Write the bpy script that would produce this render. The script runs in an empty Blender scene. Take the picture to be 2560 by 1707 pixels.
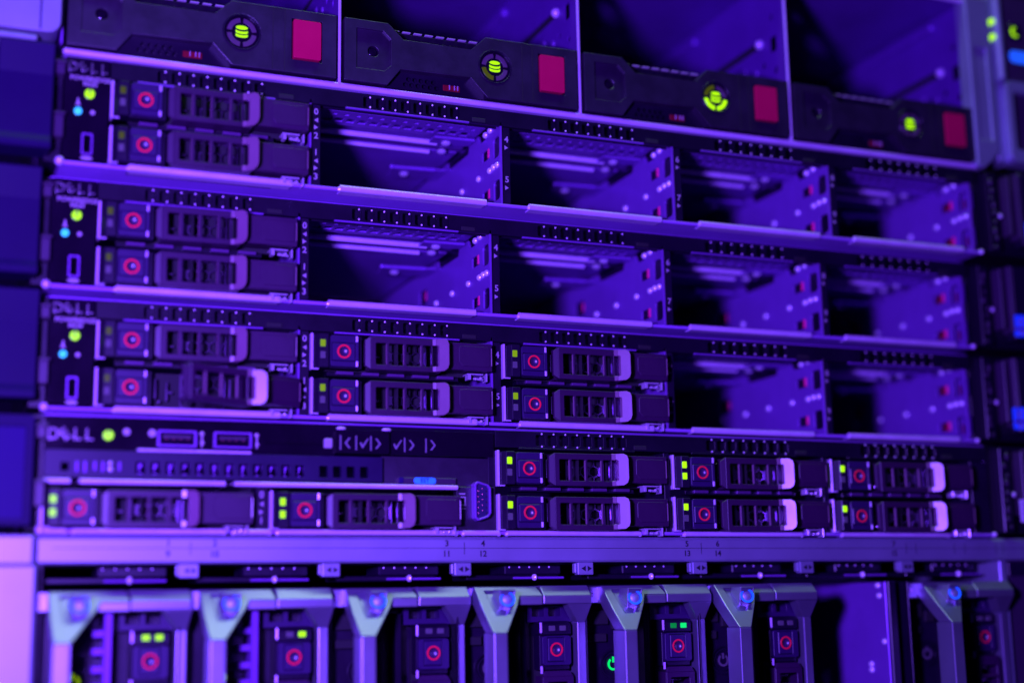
import bpy, bmesh, math, random
from mathutils import Vector, Matrix
from mathutils.geometry import tessellate_polygon
random.seed(7)
MM = 0.001
scene = bpy.context.scene
C = scene.collection

# ------------------------------------------------------------------ camera
cam_d = bpy.data.cameras.new('camera'); cam = bpy.data.objects.new('camera', cam_d); C.objects.link(cam)
cam_d.sensor_width = 36.0; cam_d.lens = 49.945; cam_d.clip_start = 0.01; cam_d.clip_end = 50
YAW, PIT, ROLL = 0.3953, 0.1878, -0.0182
fw = Vector((math.sin(YAW)*math.cos(PIT), math.cos(YAW)*math.cos(PIT), math.sin(PIT)))
rt = Vector((math.cos(YAW), -math.sin(YAW), 0)); up = rt.cross(fw)
r2 = rt*math.cos(ROLL) + up*math.sin(ROLL); u2 = -rt*math.sin(ROLL) + up*math.cos(ROLL)
m = Matrix((r2, u2, -fw)).transposed().to_4x4(); m.translation = Vector((-63.74, -530.16, -30.18))*MM
cam.matrix_world = m
scene.camera = cam
cam_d.dof.use_dof = True
foc = Vector((168, -5, 70))*MM
cam_d.dof.focus_distance = (foc - m.translation).dot(fw)
cam_d.dof.aperture_fstop = 3.0
cam_d.dof.aperture_blades = 0

# ------------------------------------------------------------------ world and lamps
w = bpy.data.worlds.new('World'); scene.world = w; w.use_nodes = True
bg = w.node_tree.nodes['Background']
bg.inputs[0].default_value = (0.10, 0.015, 0.9, 1); bg.inputs[1].default_value = 0.025

def lamp(name, kind, loc, col, watts, target=None, **kw):
    d = bpy.data.lights.new(name, kind); d.color = col; d.energy = watts
    for k, v in kw.items(): setattr(d, k, v)
    o = bpy.data.objects.new(name, d); C.objects.link(o); o.location = Vector(loc)*MM
    if target is not None:
        o.rotation_euler = (Vector(target)-Vector(loc)).to_track_quat('-Z', 'Y').to_euler()
    return o
# small violet lamp standing left in front of the rack
lamp('violet_lamp', 'POINT', (-131, -384, 25), (0.195, 0.070, 1.0), 35.0, shadow_soft_size=0.025)
# dim greenish room light high above the front of the rack
lamp('ceiling_light', 'AREA', (140, -110, 900), (0.56, 0.92, 0.78), 3.2, target=(140, -20, 0), shape='RECTANGLE', size=0.7, size_y=0.05)

scene.view_settings.view_transform = 'Standard'
scene.view_settings.look = 'None'
scene.view_settings.exposure = 0.0
scene.view_settings.gamma = 1.0
scene.view_settings.use_curve_mapping = False
scene.render.engine = 'CYCLES'
scene.cycles.max_bounces = 8

# ------------------------------------------------------------------ materials
MAT = {}
def mat(name, col, rough=0.5, metal=0.0, var=0.15, vscale=60, bump=0.0, bscale=900, spec=0.5, emit=None, estr=0.0, coat=0.0, speck=0.0, stretch=None):
    mt = bpy.data.materials.new(name); mt.use_nodes = True
    nt = mt.node_tree; N = nt.nodes; Lk = nt.links
    b = N['Principled BSDF']
    b.inputs['Roughness'].default_value = rough; b.inputs['Metallic'].default_value = metal
    b.inputs['Specular IOR Level'].default_value = spec
    b.inputs['Coat Weight'].default_value = coat
    b.inputs['Coat Roughness'].default_value = 0.15
    tc = N.new('ShaderNodeTexCoord'); src = tc.outputs['Object']
    if stretch:
        mp = N.new('ShaderNodeMapping'); mp.inputs['Scale'].default_value = stretch
        Lk.new(src, mp.inputs[0]); src = mp.outputs[0]
    nz = N.new('ShaderNodeTexNoise'); nz.inputs['Scale'].default_value = vscale; nz.inputs['Detail'].default_value = 6
    nz.inputs['Roughness'].default_value = 0.65
    Lk.new(src, nz.inputs['Vector'])
    rp = N.new('ShaderNodeValToRGB')
    rp.color_ramp.elements[0].position = 0.3; rp.color_ramp.elements[1].position = 0.72
    rp.color_ramp.elements[0].color = (*[c*(1-var) for c in col], 1)
    rp.color_ramp.elements[1].color = (*[min(1, c*(1+var)) for c in col], 1)
    Lk.new(nz.outputs['Fac'], rp.inputs[0])
    colout = rp.outputs[0]
    if speck > 0:                       # tiny dust specks
        vz = N.new('ShaderNodeTexNoise'); vz.inputs['Scale'].default_value = 1500; vz.inputs['Detail'].default_value = 2
        Lk.new(tc.outputs['Object'], vz.inputs['Vector'])
        r3 = N.new('ShaderNodeValToRGB'); r3.color_ramp.elements[0].position = 0.68; r3.color_ramp.elements[1].position = 0.76
        r3.color_ramp.elements[0].color = (0, 0, 0, 1); r3.color_ramp.elements[1].color = (speck, speck, speck, 1)
        Lk.new(vz.outputs['Fac'], r3.inputs[0])
        mx = N.new('ShaderNodeMix'); mx.data_type = 'RGBA'; mx.blend_type = 'ADD'; mx.inputs['Factor'].default_value = 1
        Lk.new(colout, mx.inputs['A']); Lk.new(r3.outputs[0], mx.inputs['B']); colout = mx.outputs['Result']
    Lk.new(colout, b.inputs['Base Color'])
    rr = N.new('ShaderNodeMapRange'); rr.inputs['To Min'].default_value = max(0.03, rough-0.10); rr.inputs['To Max'].default_value = min(1, rough+0.10)
    Lk.new(nz.outputs['Fac'], rr.inputs['Value']); Lk.new(rr.outputs[0], b.inputs['Roughness'])
    if bump > 0:
        n2 = N.new('ShaderNodeTexNoise'); n2.inputs['Scale'].default_value = bscale; n2.inputs['Detail'].default_value = 3
        Lk.new(src, n2.inputs['Vector'])
        bp = N.new('ShaderNodeBump'); bp.inputs['Strength'].default_value = bump; bp.inputs['Distance'].default_value = 0.00006
        Lk.new(n2.outputs['Fac'], bp.inputs['Height']); Lk.new(bp.outputs[0], b.inputs['Normal'])
    if emit:
        b.inputs['Emission Color'].default_value = (*emit, 1); b.inputs['Emission Strength'].default_value = estr
    MAT[name] = mt
    return mt
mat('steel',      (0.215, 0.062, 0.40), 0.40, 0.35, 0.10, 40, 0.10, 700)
mat('lit_steel',       (0.36, 0.13, 0.62), 0.42, 0.20, 0.10, 40, 0.10, 700)  # paler copy of steel so the floor undersides look more lit
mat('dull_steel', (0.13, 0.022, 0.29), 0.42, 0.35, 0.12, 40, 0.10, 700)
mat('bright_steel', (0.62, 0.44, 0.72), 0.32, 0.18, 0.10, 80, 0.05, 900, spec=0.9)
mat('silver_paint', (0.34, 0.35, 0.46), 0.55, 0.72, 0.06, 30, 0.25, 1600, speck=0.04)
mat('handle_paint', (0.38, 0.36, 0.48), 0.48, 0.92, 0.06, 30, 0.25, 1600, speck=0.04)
mat('black_steel', (0.007, 0.001, 0.014), 0.36, 0.1, 0.25, 50, 0.10, 900, speck=0.008)
mat('black_plastic', (0.008, 0.001, 0.016), 0.40, 0.0, 0.25, 60, 0.35, 2200, spec=0.4, speck=0.008)
mat('grain_plastic', (0.011, 0.001, 0.019), 0.42, 0.0, 0.3, 80, 0.5, 1800, spec=1.0, speck=0.008)
mat('gloss_black', (0.006, 0.001, 0.010), 0.16, 0.0, 0.3, 40, 0.0)
mat('grey_plastic', (0.025, 0.001, 0.032), 0.46, 0.0, 0.12, 50, 0.12, 2000, spec=0.55, speck=0.006)
mat('block_plastic', (0.022, 0.003, 0.052), 0.42, 0.0, 0.15, 50, 0.15, 2000)
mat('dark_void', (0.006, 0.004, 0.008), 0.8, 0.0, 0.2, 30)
mat('mesh_metal', (0.34, 0.22, 0.42), 0.26, 1.0, 0.15, 60, 0.05)
mat('red_plastic', (0.50, 0.001, 0.055), 0.30, 0.0, 0.06, 50, 0.08, 900)
mat('red_paint', (1.0, 0.008, 0.04), 0.4, 0.0, 0.08, 50)
mat('dark_red', (0.16, 0.002, 0.01), 0.4, 0.0, 0.1, 50)
mat('white_print', (0.32, 0.25, 0.33), 0.5, 0.0, 0.1, 90)
mat('dim_print', (0.15, 0.11, 0.18), 0.5, 0.0, 0.1, 90)
mat('black_print', (0.012, 0.008, 0.02), 0.5, 0.0, 0.1, 90)
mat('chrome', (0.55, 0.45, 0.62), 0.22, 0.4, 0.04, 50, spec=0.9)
mat('green_led', (0.024, 0.048, 0.002), 0.3, emit=(0.42, 0.95, 0.0), estr=1.25)
mat('green_led_half', (0.024, 0.042, 0.002), 0.3, emit=(0.36, 0.62, 0.0), estr=0.55)
mat('green_led_dim', (0.014, 0.017, 0.002), 0.3, emit=(0.25, 0.30, 0.0), estr=0.22)
mat('emerald_led', (0.002, 0.048, 0.010), 0.3, emit=(0.0, 0.9, 0.16), estr=1.0)
mat('emerald_led_dim', (0.002, 0.024, 0.006), 0.3, emit=(0.0, 0.45, 0.08), estr=0.5)
mat('led_off', (0.10, 0.09, 0.10), 0.3)
mat('blue_led', (0.006, 0.036, 0.060), 0.2, emit=(0.03, 0.30, 1.0), estr=2.4)
mat('blue_tag', (0.03, 0.22, 0.85), 0.4, emit=(0.02, 0.22, 1.0), estr=0.35)  # printed tag given a faint glow of its own
mat('blue_ring', (0.03, 0.25, 0.95), 0.35, emit=(0.0, 0.16, 1.0), estr=0.35)  # ring colour with a faint glow added
mat('blue_sticker', (0.03, 0.20, 0.95), 0.35, 0, 0.05)
mat('white_sticker', (0.6, 0.5, 0.75), 0.4, 0, 0.05)
mat('dark_purple', (0.035, 0.015, 0.045), 0.4, 0, 0.1, 40, 0.1)
mat('violet_ear', (0.010, 0.0015, 0.036), 0.55, 0.0, 0.12, 30, 0.1, spec=0.08)
mat('logo_metal', (0.38, 0.30, 0.42), 0.26, 0.85, 0.04, 50)
mat('dish_plastic', (0.024, 0.006, 0.050), 0.36, 0.0, 0.1, 50, spec=1.0)
mat('strip_plastic', (0.010, 0.001, 0.032), 0.45, 0.0, 0.2, 50, 0.15, 2000, spec=0.35)
mat('rivet_metal', (0.85, 0.75, 0.90), 0.25, 0.3, 0.04, 50, spec=1.0)
mat('vga_body', (0.02, 0.012, 0.06), 0.4, 0, 0.1)
mat('copper_pin', (0.95, 0.25, 0.35), 0.25, 0.9, 0.05)

# ------------------------------------------------------------------ mesh helpers (millimetres)
def rect(x0, x1, z0, z1, r=0.0, n=3):
    if r <= 0: return [(x0, z0), (x1, z0), (x1, z1), (x0, z1)]
    pts = []
    for cx, cz, a0 in ((x1-r, z0+r, -90), (x1-r, z1-r, 0), (x0+r, z1-r, 90), (x0+r, z0+r, 180)):
        for i in range(n+1):
            a = math.radians(a0+90*i/n); pts.append((cx+r*math.cos(a), cz+r*math.sin(a)))
    return pts
def circ(cx, cz, r, n=24, rz=None):
    return [(cx+r*math.cos(2*math.pi*i/n), cz+(rz or r)*math.sin(2*math.pi*i/n)) for i in range(n)]

class MB:
    def __init__(s): s.v = []; s.f = []
    def quadbox(s, P):
        b = len(s.v); s.v += P
        s.f += [[b+i for i in q] for q in ((0,1,2,3),(7,6,5,4),(0,4,5,1),(1,5,6,2),(2,6,7,3),(3,7,4,0))]
        return s
    def box(s, x0, x1, y0, y1, z0, z1):
        return s.quadbox([(x0,y0,z0),(x1,y0,z0),(x1,y0,z1),(x0,y0,z1),(x0,y1,z0),(x1,y1,z0),(x1,y1,z1),(x0,y1,z1)])
    def plate(s, outer, holes, y0, y1, plane='XZ', yf=None):
        """extruded outline with holes; plane XZ: (a,b)->(x,z) depth y; YZ: (a,b)->(y,z) depth x; XY: (a,b)->(x,y) depth z"""
        loops = [outer]+list(holes)
        tri = tessellate_polygon([[Vector((p[0], p[1], 0)) for p in l] for l in loops])
        flat = [p for l in loops for p in l]
        def P(p, d, front):
            if plane == 'XZ': return (p[0], d+(yf(p[0], p[1]) if yf else 0), p[1])
            if plane == 'YZ': return (d, p[0], p[1])
            return (p[0], p[1], d)
        b = len(s.v); n = len(flat)
        s.v += [P(p, y0, 1) for p in flat]+[P(p, y1, 0) for p in flat]
        for t in tri:
            s.f.append([b+i for i in t]); s.f.append([b+n+i for i in reversed(t)])
        k = 0
        for l in loops:
            L = len(l)
            for i in range(L):
                j = (i+1) % L
                s.f.append([b+k+i, b+k+j, b+n+k+j, b+n+k+i])
            k += L
        return s
    def disc(s, cx, cz, r, y0, y1, n=24, rz=None): return s.plate(circ(cx, cz, r, n, rz), [], y0, y1)
    def ring(s, cx, cz, ro, ri, y0, y1, n=32): return s.plate(circ(cx, cz, ro, n), [circ(cx, cz, ri, n)], y0, y1)
    def tube(s, a, b_, r, n=12, cap=True):
        a = Vector(a); b_ = Vector(b_); d = (b_-a).normalized()
        h = Vector((0, 0, 1)) if abs(d.z) < .9 else Vector((1, 0, 0))
        u = d.cross(h).normalized(); v = d.cross(u); b = len(s.v)
        for q in (a, b_):
            for i in range(n):
                t = 2*math.pi*i/n; s.v.append(tuple(q+u*r*math.cos(t)+v*r*math.sin(t)))
        for i in range(n):
            j = (i+1) % n; s.f.append([b+i, b+j, b+n+j, b+n+i])
        if cap: s.f.append([b+i for i in range(n)]); s.f.append([b+n+i for i in range(n)])
        return s
    def ball(s, c, r, n=10, k=6, sx=1, sy=1, sz=1):
        b = len(s.v)
        for j in range(1, k):
            for i in range(n):
                a = 2*math.pi*i/n; e = math.pi*j/k-math.pi/2
                s.v.append((c[0]+sx*r*math.cos(e)*math.cos(a), c[1]+sy*r*math.cos(e)*math.sin(a), c[2]+sz*r*math.sin(e)))
        s.v += [(c[0], c[1], c[2]-sz*r), (c[0], c[1], c[2]+sz*r)]
        for j in range(k-2):
            for i in range(n):
                q = (i+1) % n; s.f.append([b+j*n+i, b+j*n+q, b+(j+1)*n+q, b+(j+1)*n+i])
        B = b+(k-1)*n
        for i in range(n):
            q = (i+1) % n; s.f.append([B, b+q, b+i]); s.f.append([B+1, b+(k-2)*n+i, b+(k-2)*n+q])
        return s
    def bowl(s, c, r, depth, n=20, k=6):
        b = len(s.v)
        for j in range(k):
            a = math.pi/2*j/k; rr_ = r*math.cos(a); y = depth*math.sin(a)
            for i in range(n):
                t = 2*math.pi*i/n; s.v.append((c[0]+rr_*math.cos(t), c[1]+y, c[2]+rr_*math.sin(t)))
        s.v.append((c[0], c[1]+depth, c[2]))
        for j in range(k-1):
            for i in range(n):
                q = (i+1) % n; s.f.append([b+j*n+i, b+(j+1)*n+i, b+(j+1)*n+q, b+j*n+q])
        for i in range(n): s.f.append([b+(k-1)*n+i, b+k*n, b+(k-1)*n+(i+1) % n])
        return s
    def profile_x(s, prof, x0, x1):
        """closed (y,z) profile extruded along x"""
        return s.plate(prof, [], x0, x1, plane='YZ')
    def mesh(s, name, material, bev=0.0, seg=1, ang=35):
        me = bpy.data.meshes.new(name)
        me.from_pydata([(x*MM, y*MM, z*MM) for x, y, z in s.v], [], s.f)
        bm = bmesh.new(); bm.from_mesh(me)
        bmesh.ops.recalc_face_normals(bm, faces=bm.faces)
        if bev > 0:
            es = [e for e in bm.edges if len(e.link_faces) == 2 and e.calc_face_angle(0) > math.radians(40)]
            bmesh.ops.bevel(bm, geom=es, offset=bev*MM, segments=seg, affect='EDGES', clamp_overlap=True, profile=0.5)
        for f in bm.faces: f.smooth = (bev <= 0)
        bm.to_mesh(me); bm.free()
        if bev <= 0: me.set_sharp_from_angle(angle=math.radians(ang))
        me.materials.append(MAT[material])
        return me

CACHE = {}
def shared(key, fn):
    if key not in CACHE: CACHE[key] = fn()
    return CACHE[key]
def obj(name, me, parent=None, loc=None, rot=None, label=None):
    o = bpy.data.objects.new(name, me); C.objects.link(o)
    if parent is not None: o.parent = parent
    if loc is not None: o.location = Vector(loc)*MM
    if rot is not None: o.rotation_euler = rot
    if label: o['label'] = label
    return o
def thing(name, label, cat, loc=(0, 0, 0), group=None, rot=None):
    o = bpy.data.objects.new(name, None); C.objects.link(o); o.empty_display_size = 0.01
    o.location = Vector(loc)*MM; o['label'] = label; o['category'] = cat
    if rot: o.rotation_euler = rot
    if group: o['group'] = group
    return o
def text_mesh(txt, size, material, ext=0.04, shear=0.0):
    key = ('txt', txt, size, material)
    if key in CACHE: return CACHE[key]
    cu = bpy.data.curves.new('text', 'FONT'); cu.body = txt; cu.size = size*MM*1.4; cu.align_x = 'CENTER'; cu.align_y = 'CENTER'
    cu.extrude = ext*MM; cu.shear = shear; cu.offset = 0.03*size*MM; cu.resolution_u = 3
    o = bpy.data.objects.new('text', cu); C.objects.link(o)
    dg = bpy.context.evaluated_depsgraph_get(); me = bpy.data.meshes.new_from_object(o.evaluated_get(dg))
    bpy.data.objects.remove(o); bpy.data.curves.remove(cu)
    for v in me.vertices: v.co = Vector((v.co.x, -v.co.z, v.co.y))
    me.materials.clear(); me.materials.append(MAT[material]); me.name = 'lettering'
    CACHE[key] = me
    return me
def tri_mesh(material, w_, h_, right=True):
    def f():
        p = [(-w_/2, -h_/2), (w_/2, 0), (-w_/2, h_/2)] if right else [(w_/2, -h_/2), (w_/2, h_/2), (-w_/2, 0)]
        return MB().plate(p, [], -0.05, 0.05).mesh('arrow', material)
    return shared(('tri', material, w_, h_, right), f)

# ------------------------------------------------------------------ hot-swap drive carrier
def hex_holes(x0, x1, z0, z1, r, gap):
    hs = []; dx = math.sqrt(3)*r+gap; dz = 1.5*r+gap*0.9; j = 0; z = z0+r
    while z+r <= z1+1e-6:
        x = x0+r+(dx/2 if j % 2 else 0)
        while x+r <= x1:
            hs.append([(x+r*math.cos(math.radians(60*i+30)), z+r*math.sin(math.radians(60*i+30))) for i in range(6)]); x += dx
        z += dz; j += 1
    return hs
def m_strip():
    b = MB(); b.box(0, .9, -1.2, 55, .4, 14.8); b.box(.9, 3.2, -1.2, -.6, .4, .9)
    return b.mesh('side_strip', 'bright_steel', .15)
def m_bezel():
    b = MB()
    b.plate([(1.1, 0.9), (2.5, 0.9), (2.5, 14.2), (1.1, 14.2)], [], -4.2, 3, yf=lambda x, z: (2.0 if x < 2 else 0)); b.box(2.5, 6.4, -4.2, 3, .9, 14.2)
    b.box(6.5, 20.2, -2.4, 4, 1.0, 14.0)
    return b.mesh('bezel', 'black_plastic', .25)
def m_block():
    b = MB()
    b.plate(rect(6.9, 18.3, 1.4, 13.8, 1.0), [rect(7.4, 17.0, 3.5, 10.9, .3)], -4.6, -2.2)
    return b.mesh('latch_block', 'block_plastic', .2)
def m_button():
    b = MB(); b.plate(rect(7.6, 16.8, 3.7, 10.7), [circ(12.2, 7.3, 2.2, 20)], -4.9, -2.5)
    return b.mesh('release_button', 'block_plastic', .3)
def m_dish():
    b = MB(); b.bowl((12.2, -4.9, 7.3), 2.2, 1.5)
    return b.mesh('dish', 'dish_plastic')
def m_redring():
    b = MB(); b.ring(12.2, 7.3, 2.75, 2.1, -5.15, -4.8)
    return b.mesh('red_ring', 'red_paint', .1)
def m_posts():
    b = MB(); b.tube((17.6, -4.4, 11.4), (17.6, -4.4, 13.6), .55, 10); b.tube((17.6, -4.4, 1.6), (17.6, -4.4, 3.6), .55, 10)
    return b.mesh('hinge_pin', 'bright_steel')
WINS = [(24.7, 29.1), (30.1, 36.2), (37.2, 43.4), (44.4, 48.0)]
def m_grip():
    b = MB()
    out = [(22.6, .5), (48.3, .5), (48.3, 13.7), (22.6, 13.7)]
    wins = [rect(a, c, 2.6, 11.2, .5) for a, c in WINS[:3]]+[rect(44.4, 48.0, 2.6, 11.2, .3)]
    b.plate(out, wins, -6.6, -5.7)
    b.plate([(20.4, 2.0), (22.6, .5), (22.6, 13.7), (20.4, 12.2)], [], -6.6, -5.0, yf=lambda x, z: (22.6-x)*.30)
    b.box(22.5, 52, -5.6, 1.5, .6, 1.4); b.box(22.5, 52, -5.6, 1.5, 12.7, 13.5)
    b.box(51.5, 74.3, -5.4, 2.0, 2.2, 13.4)
    return b.mesh('lever', 'grey_plastic', .16)
def m_winglint(i):
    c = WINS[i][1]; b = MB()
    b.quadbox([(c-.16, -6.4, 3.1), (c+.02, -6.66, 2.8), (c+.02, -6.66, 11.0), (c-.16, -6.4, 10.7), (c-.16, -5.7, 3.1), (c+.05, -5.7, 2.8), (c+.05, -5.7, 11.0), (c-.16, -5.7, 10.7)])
    return b.mesh('window_glint', 'flare_plastic', 0)  # pale strip painting the highlight along the window's right edge
def m_flare():
    b = MB()
    f1 = lambda x, z: -(x-48.2)*.34
    f2 = lambda x, z: -.48-(x-49.6)*.95
    b.plate([(48.2, .7), (49.6, .75), (49.6, 2.9), (48.2, 2.7)], [], -6.8, -5.4, yf=f1)
    b.plate([(48.2, 11.3), (49.6, 11.2), (49.6, 13.85), (48.2, 13.9)], [], -6.8, -5.4, yf=f1)
    b.plate([(49.6, .75), (52.2, .8), (53.3, 1.8), (53.7, 3.4), (53.7, 11.4), (53.3, 12.9), (52.2, 13.75), (49.6, 13.85), (49.6, 11.5), (50.5, 11.0), (50.5, 3.0), (49.6, 2.6)], [], -6.8, -5.0, yf=f2)
    return b.mesh('finger_catch', 'flare_plastic', .12)
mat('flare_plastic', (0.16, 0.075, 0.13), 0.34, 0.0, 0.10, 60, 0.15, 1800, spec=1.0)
def m_pad():
    b = MB()
    b.plate([(61.6, 3.8), (72.6, 3.8), (73.3, 4.6), (73.3, 11.4), (72.6, 12.1), (60.6, 12.1), (59.9, 11.4), (59.9, 5.6)], [], -5.75, -5.3)
    return b.mesh('label_pad', 'grey_plastic', .18)
def m_hex():
    hs = hex_holes(31.5, 48.6, 1.5, 13.6, 2.05, .6); xr = max(p[0] for h in hs for p in h)+.6
    b = MB(); b.plate([(31.0, 1.0), (xr, 1.0), (xr, 14.0), (31.0, 14.0)], hs, 1.4, 1.8); b.box(49.0, 49.3, -3.0, -1.9, 2.2, 12.0)
    return b.mesh('mesh_screen', 'mesh_metal')
def m_backplate():
    b = MB(); b.box(7, 74, 3.6, 6, .8, 14.2); b.box(34.3, 34.7, -3.6, 3.5, 1.2, 13.2)
    return b.mesh('inner_face', 'dark_void')
def m_tee():
    b = MB(); b.box(25.6, 26.3, -.6, .2, 3.4, 10.4); b.box(26.3, 28.2, -.4, .2, 6.2, 6.9); b.box(21.3, 22.1, -1.0, .5, 4, 11.5); b.ball((23.2, -.6, 2.9), .6, 8, 5)
    return b.mesh('spring_tee', 'mesh_metal', .1)
def m_tooth(): return MB().box(0, 7.0, -.2, 5, -1.0, .25).mesh('tooth', 'tooth_steel', .15)
mat('tooth_steel', (0.10, 0.03, 0.14), 0.4, 0.3, 0.2, 60, 0.1)
def m_railstrip(): return MB().box(7, 62, 1.4, 6, -1.5, .1).mesh('rail_strip', 'black_steel', .1)
def m_clip():
    b = MB(); b.box(64.5, 71.5, -2.6, 3, 1.0, 1.5); b.box(65, 66.2, -2.4, 1.5, -1.0, 1.0)
    b.tube((67.5, -1.5, -.4), (71.8, -1.2, -.7), .55, 8); b.ball((70.6, -1.8, -.3), .75, 8, 5); b.ball((68.4, -1.6, -.5), .6, 8, 5)
    b.box(72.8, 73.4, -2.2, 2, -1.6, 1.8)
    return b.mesh('spring_clip', 'chrome', .1)
def m_led(i, state):
    z = (10.4, 5.7)[i]
    return MB().plate(rect(2.9, 4.9, z-1.35, z+1.35, .25), [], -4.55, -4.0).mesh('indicator_light', state, .15)

def drive(label, loc, leds=('green_led', 'led_off'), open_lever=0, rot=None, group=None, name='drive_carrier', posts=True, teeth=True):
    t = thing(name, label, 'drive carrier', loc, group, rot)
    for nm, fn in (('side_strip', m_strip), ('bezel', m_bezel), ('latch_block', m_block), ('inner_face', m_backplate), ('mesh_screen', m_hex)):
        if nm != 'side_strip' or teeth: obj(nm, shared(nm, fn), t)
    obj('spring_tee', shared('tee', m_tee), t)
    if teeth: obj('hinge_pin', shared('pins', m_posts), t)
    else: obj('hinge_pin', shared('pins2', lambda: MB().tube((1.6, -4.3, .9), (5.6, -4.3, .9), .5, 10).tube((18.6, -4.3, .9), (21.4, -4.3, .9), .5, 10).mesh('hinge_pin', 'bright_steel')), t)
    bt = obj('release_button', shared('btn', m_button), t)
    obj('red_ring', shared('rring', m_redring), bt); obj('dish', shared('dish', m_dish), bt)
    for i in (0, 1): obj('indicator_light', shared(('led', i, leds[i]), lambda: m_led(i, leds[i])), t)
    lv = obj('lever', shared('grip', m_grip), t)
    for i in range(3): obj('window_glint', shared(('winglint', i), lambda: m_winglint(i)), lv)
    obj('edge_bead', shared('bead', lambda: MB().tube((74.0, -5.5, 4.4), (74.0, -5.5, 11.6), .25, 8).mesh('edge_bead', 'flare_plastic')), lv)
    obj('finger_catch', shared('flare', m_flare), lv); obj('label_pad', shared('pad', m_pad), lv)
    if open_lever:
        piv = Vector((73.5, -1.5, 0))*MM; R = Matrix.Rotation(open_lever, 4, 'Z')
        lv.matrix_local = Matrix.Translation(piv) @ R @ Matrix.Translation(-piv)
    if teeth:
        obj('rail_strip', shared('railstrip', m_railstrip), t)
        for x in (10.5, 21, 31.5, 42, 52.5): obj('tooth', shared('tooth', m_tooth), t, (x, 0, 0))
        obj('spring_clip', shared('clip', m_clip), t)
    return t

# ------------------------------------------------------------------ 1U servers
P = 80.9
def Lk(k): return -7.2+P*k

def divider_wall_mesh():
    def f():
        b = MB()
        out = [(0, .9), (150, .9), (150, 38.3), (64, 38.3), (62, 34.2), (37, 34.2), (35.5, 38.3), (25, 38.3), (22.5, 34.2), (16.5, 34.2), (14.5, 38.2), (1.2, 38.2), (0, 36.5)]
        holes = [rect(1.2, 8.0, 22.6, 31.4, 1.6), rect(1.2, 8.0, 4.2, 12.8, 1.6), rect(12.2, 20.5, 24.8, 29.2, .4), rect(12.2, 20.5, 7.0, 11.4, .4), rect(80, 90, 22, 29, .4)]
        b.plate(out, holes, 0, .8, plane='YZ')
        return b.mesh('bay_wall', 'steel', .12)
    return shared('bay_wall', f)
def rivet_mesh(): return shared('rivet', lambda: MB().ball((0, 0, 0), 1.4, 12, 6, sx=.8, sy=1.2).mesh('rivet', 'rivet_metal'))
def red_tab_mesh():
    def f():
        b = MB(); b.box(2.6, 3.0, 11.6, 21, -.2, 4.6)
        return b.mesh('red_latch', 'dark_red', .1)  # darker red puts the shade inside the window into the colour
    return shared('red_tab', f)
def red_edge_mesh(): return shared('red_edge', lambda: MB().box(-.1, 2.5, 12.3, 14.2, .2, 4.2).mesh('latch_edge', 'lit_red', .1))
mat('lit_red', (1.0, 0.02, 0.24), 0.35, 0.0, 0.05, 50)  # brighter copy of the latch red for its lit edge
def ceiling_mesh():
    def f():
        b = MB()
        hs = [rect(7+5.05*i, 10.7+5.05*i, 22.6, 27.6, .4) for i in range(13)]+[rect(9.4+5.05*i, 11.4+5.05*i, 17.6, 19.6, .4) for i in range(13)]
        b.plate(rect(.2, 75.5, 15, 31), hs, 38.6, 39.4, plane='XY')
        return b.mesh('perforated_strip', 'steel', .08)
    return shared('ceil', f)
def bay_rails_mesh():
    def f():
        b = MB(); b.tube((.3, 37, 37.7), (61, 37, 37.7), 1.25, 14); b.tube((.3, 50, 37.9), (62, 50, 37.9), 1.0, 12)
        return b.mesh('bay_rail', 'bright_steel')  # brighter steel than the bay, imitating light on the hems
    return shared('rails', f)
def bracket_mesh():
    def f():
        b = MB()
        b.plate([(57, 28), (75.3, 27), (75.3, 35), (57, 38)], [], 37.0, 37.7, plane='XY'); b.tube((57, 28, 37.2), (75, 27, 37.2), .7, 10)
        return b.mesh('bracket', 'steel', .0)
    return shared('bracket', f)
def bracket2_mesh():
    def f():
        b = MB(); b.plate([(50, 66), (75.3, 64), (75.3, 78), (52, 80)], [], 34.4, 35.2, plane='XY'); b.tube((50, 66, 34.6), (70, 64.4, 34.6), .9, 10); b.ball((50, 66, 34.6), 1.2, 10, 6)
        return b.mesh('bracket', 'steel', .0)
    return shared('bracket2', f)
def screw_mesh():
    def f():
        b = MB(); b.ball((0, 0, 0), 2.2, 14, 6, sz=.6)
        return b.mesh('screw', 'chrome')
    return shared('screw', f)
def vent_panel(holesets, x0, x1, z0=34.9, z1=41.6):
    hs = []
    for xr in holesets:
        for i in range(8): hs.append(rect(xr+5.29*i-4.1, xr+5.29*i, 35.9, 40.4, .7))
    return MB().plate(rect(x0, x1, z0, z1), hs, 0, 1.6).box(x0, x1, 4.2, 4.6, z0+.1, z1-.1).mesh('vent_panel', 'black_steel', .16)  # rear sheet added to keep the holes dark
def vent_dot_mesh(): return shared('vdot', lambda: MB().ball((0, 0, 0), .42, 8, 5).mesh('vent_glint', 'bright_steel'))

def logo(parent, x, z, y, gap=4.1, s=1.0):
    """four chrome letters, the second tilted"""
    for i, ch in enumerate('DELL'):
        o = obj('logo_letter', text_mesh(ch, 3.7*s, 'logo_metal', .25), parent, (x+(i-1.5)*gap, y, z))
        if i == 1: o.rotation_euler = (0, math.radians(-38), 0)

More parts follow.
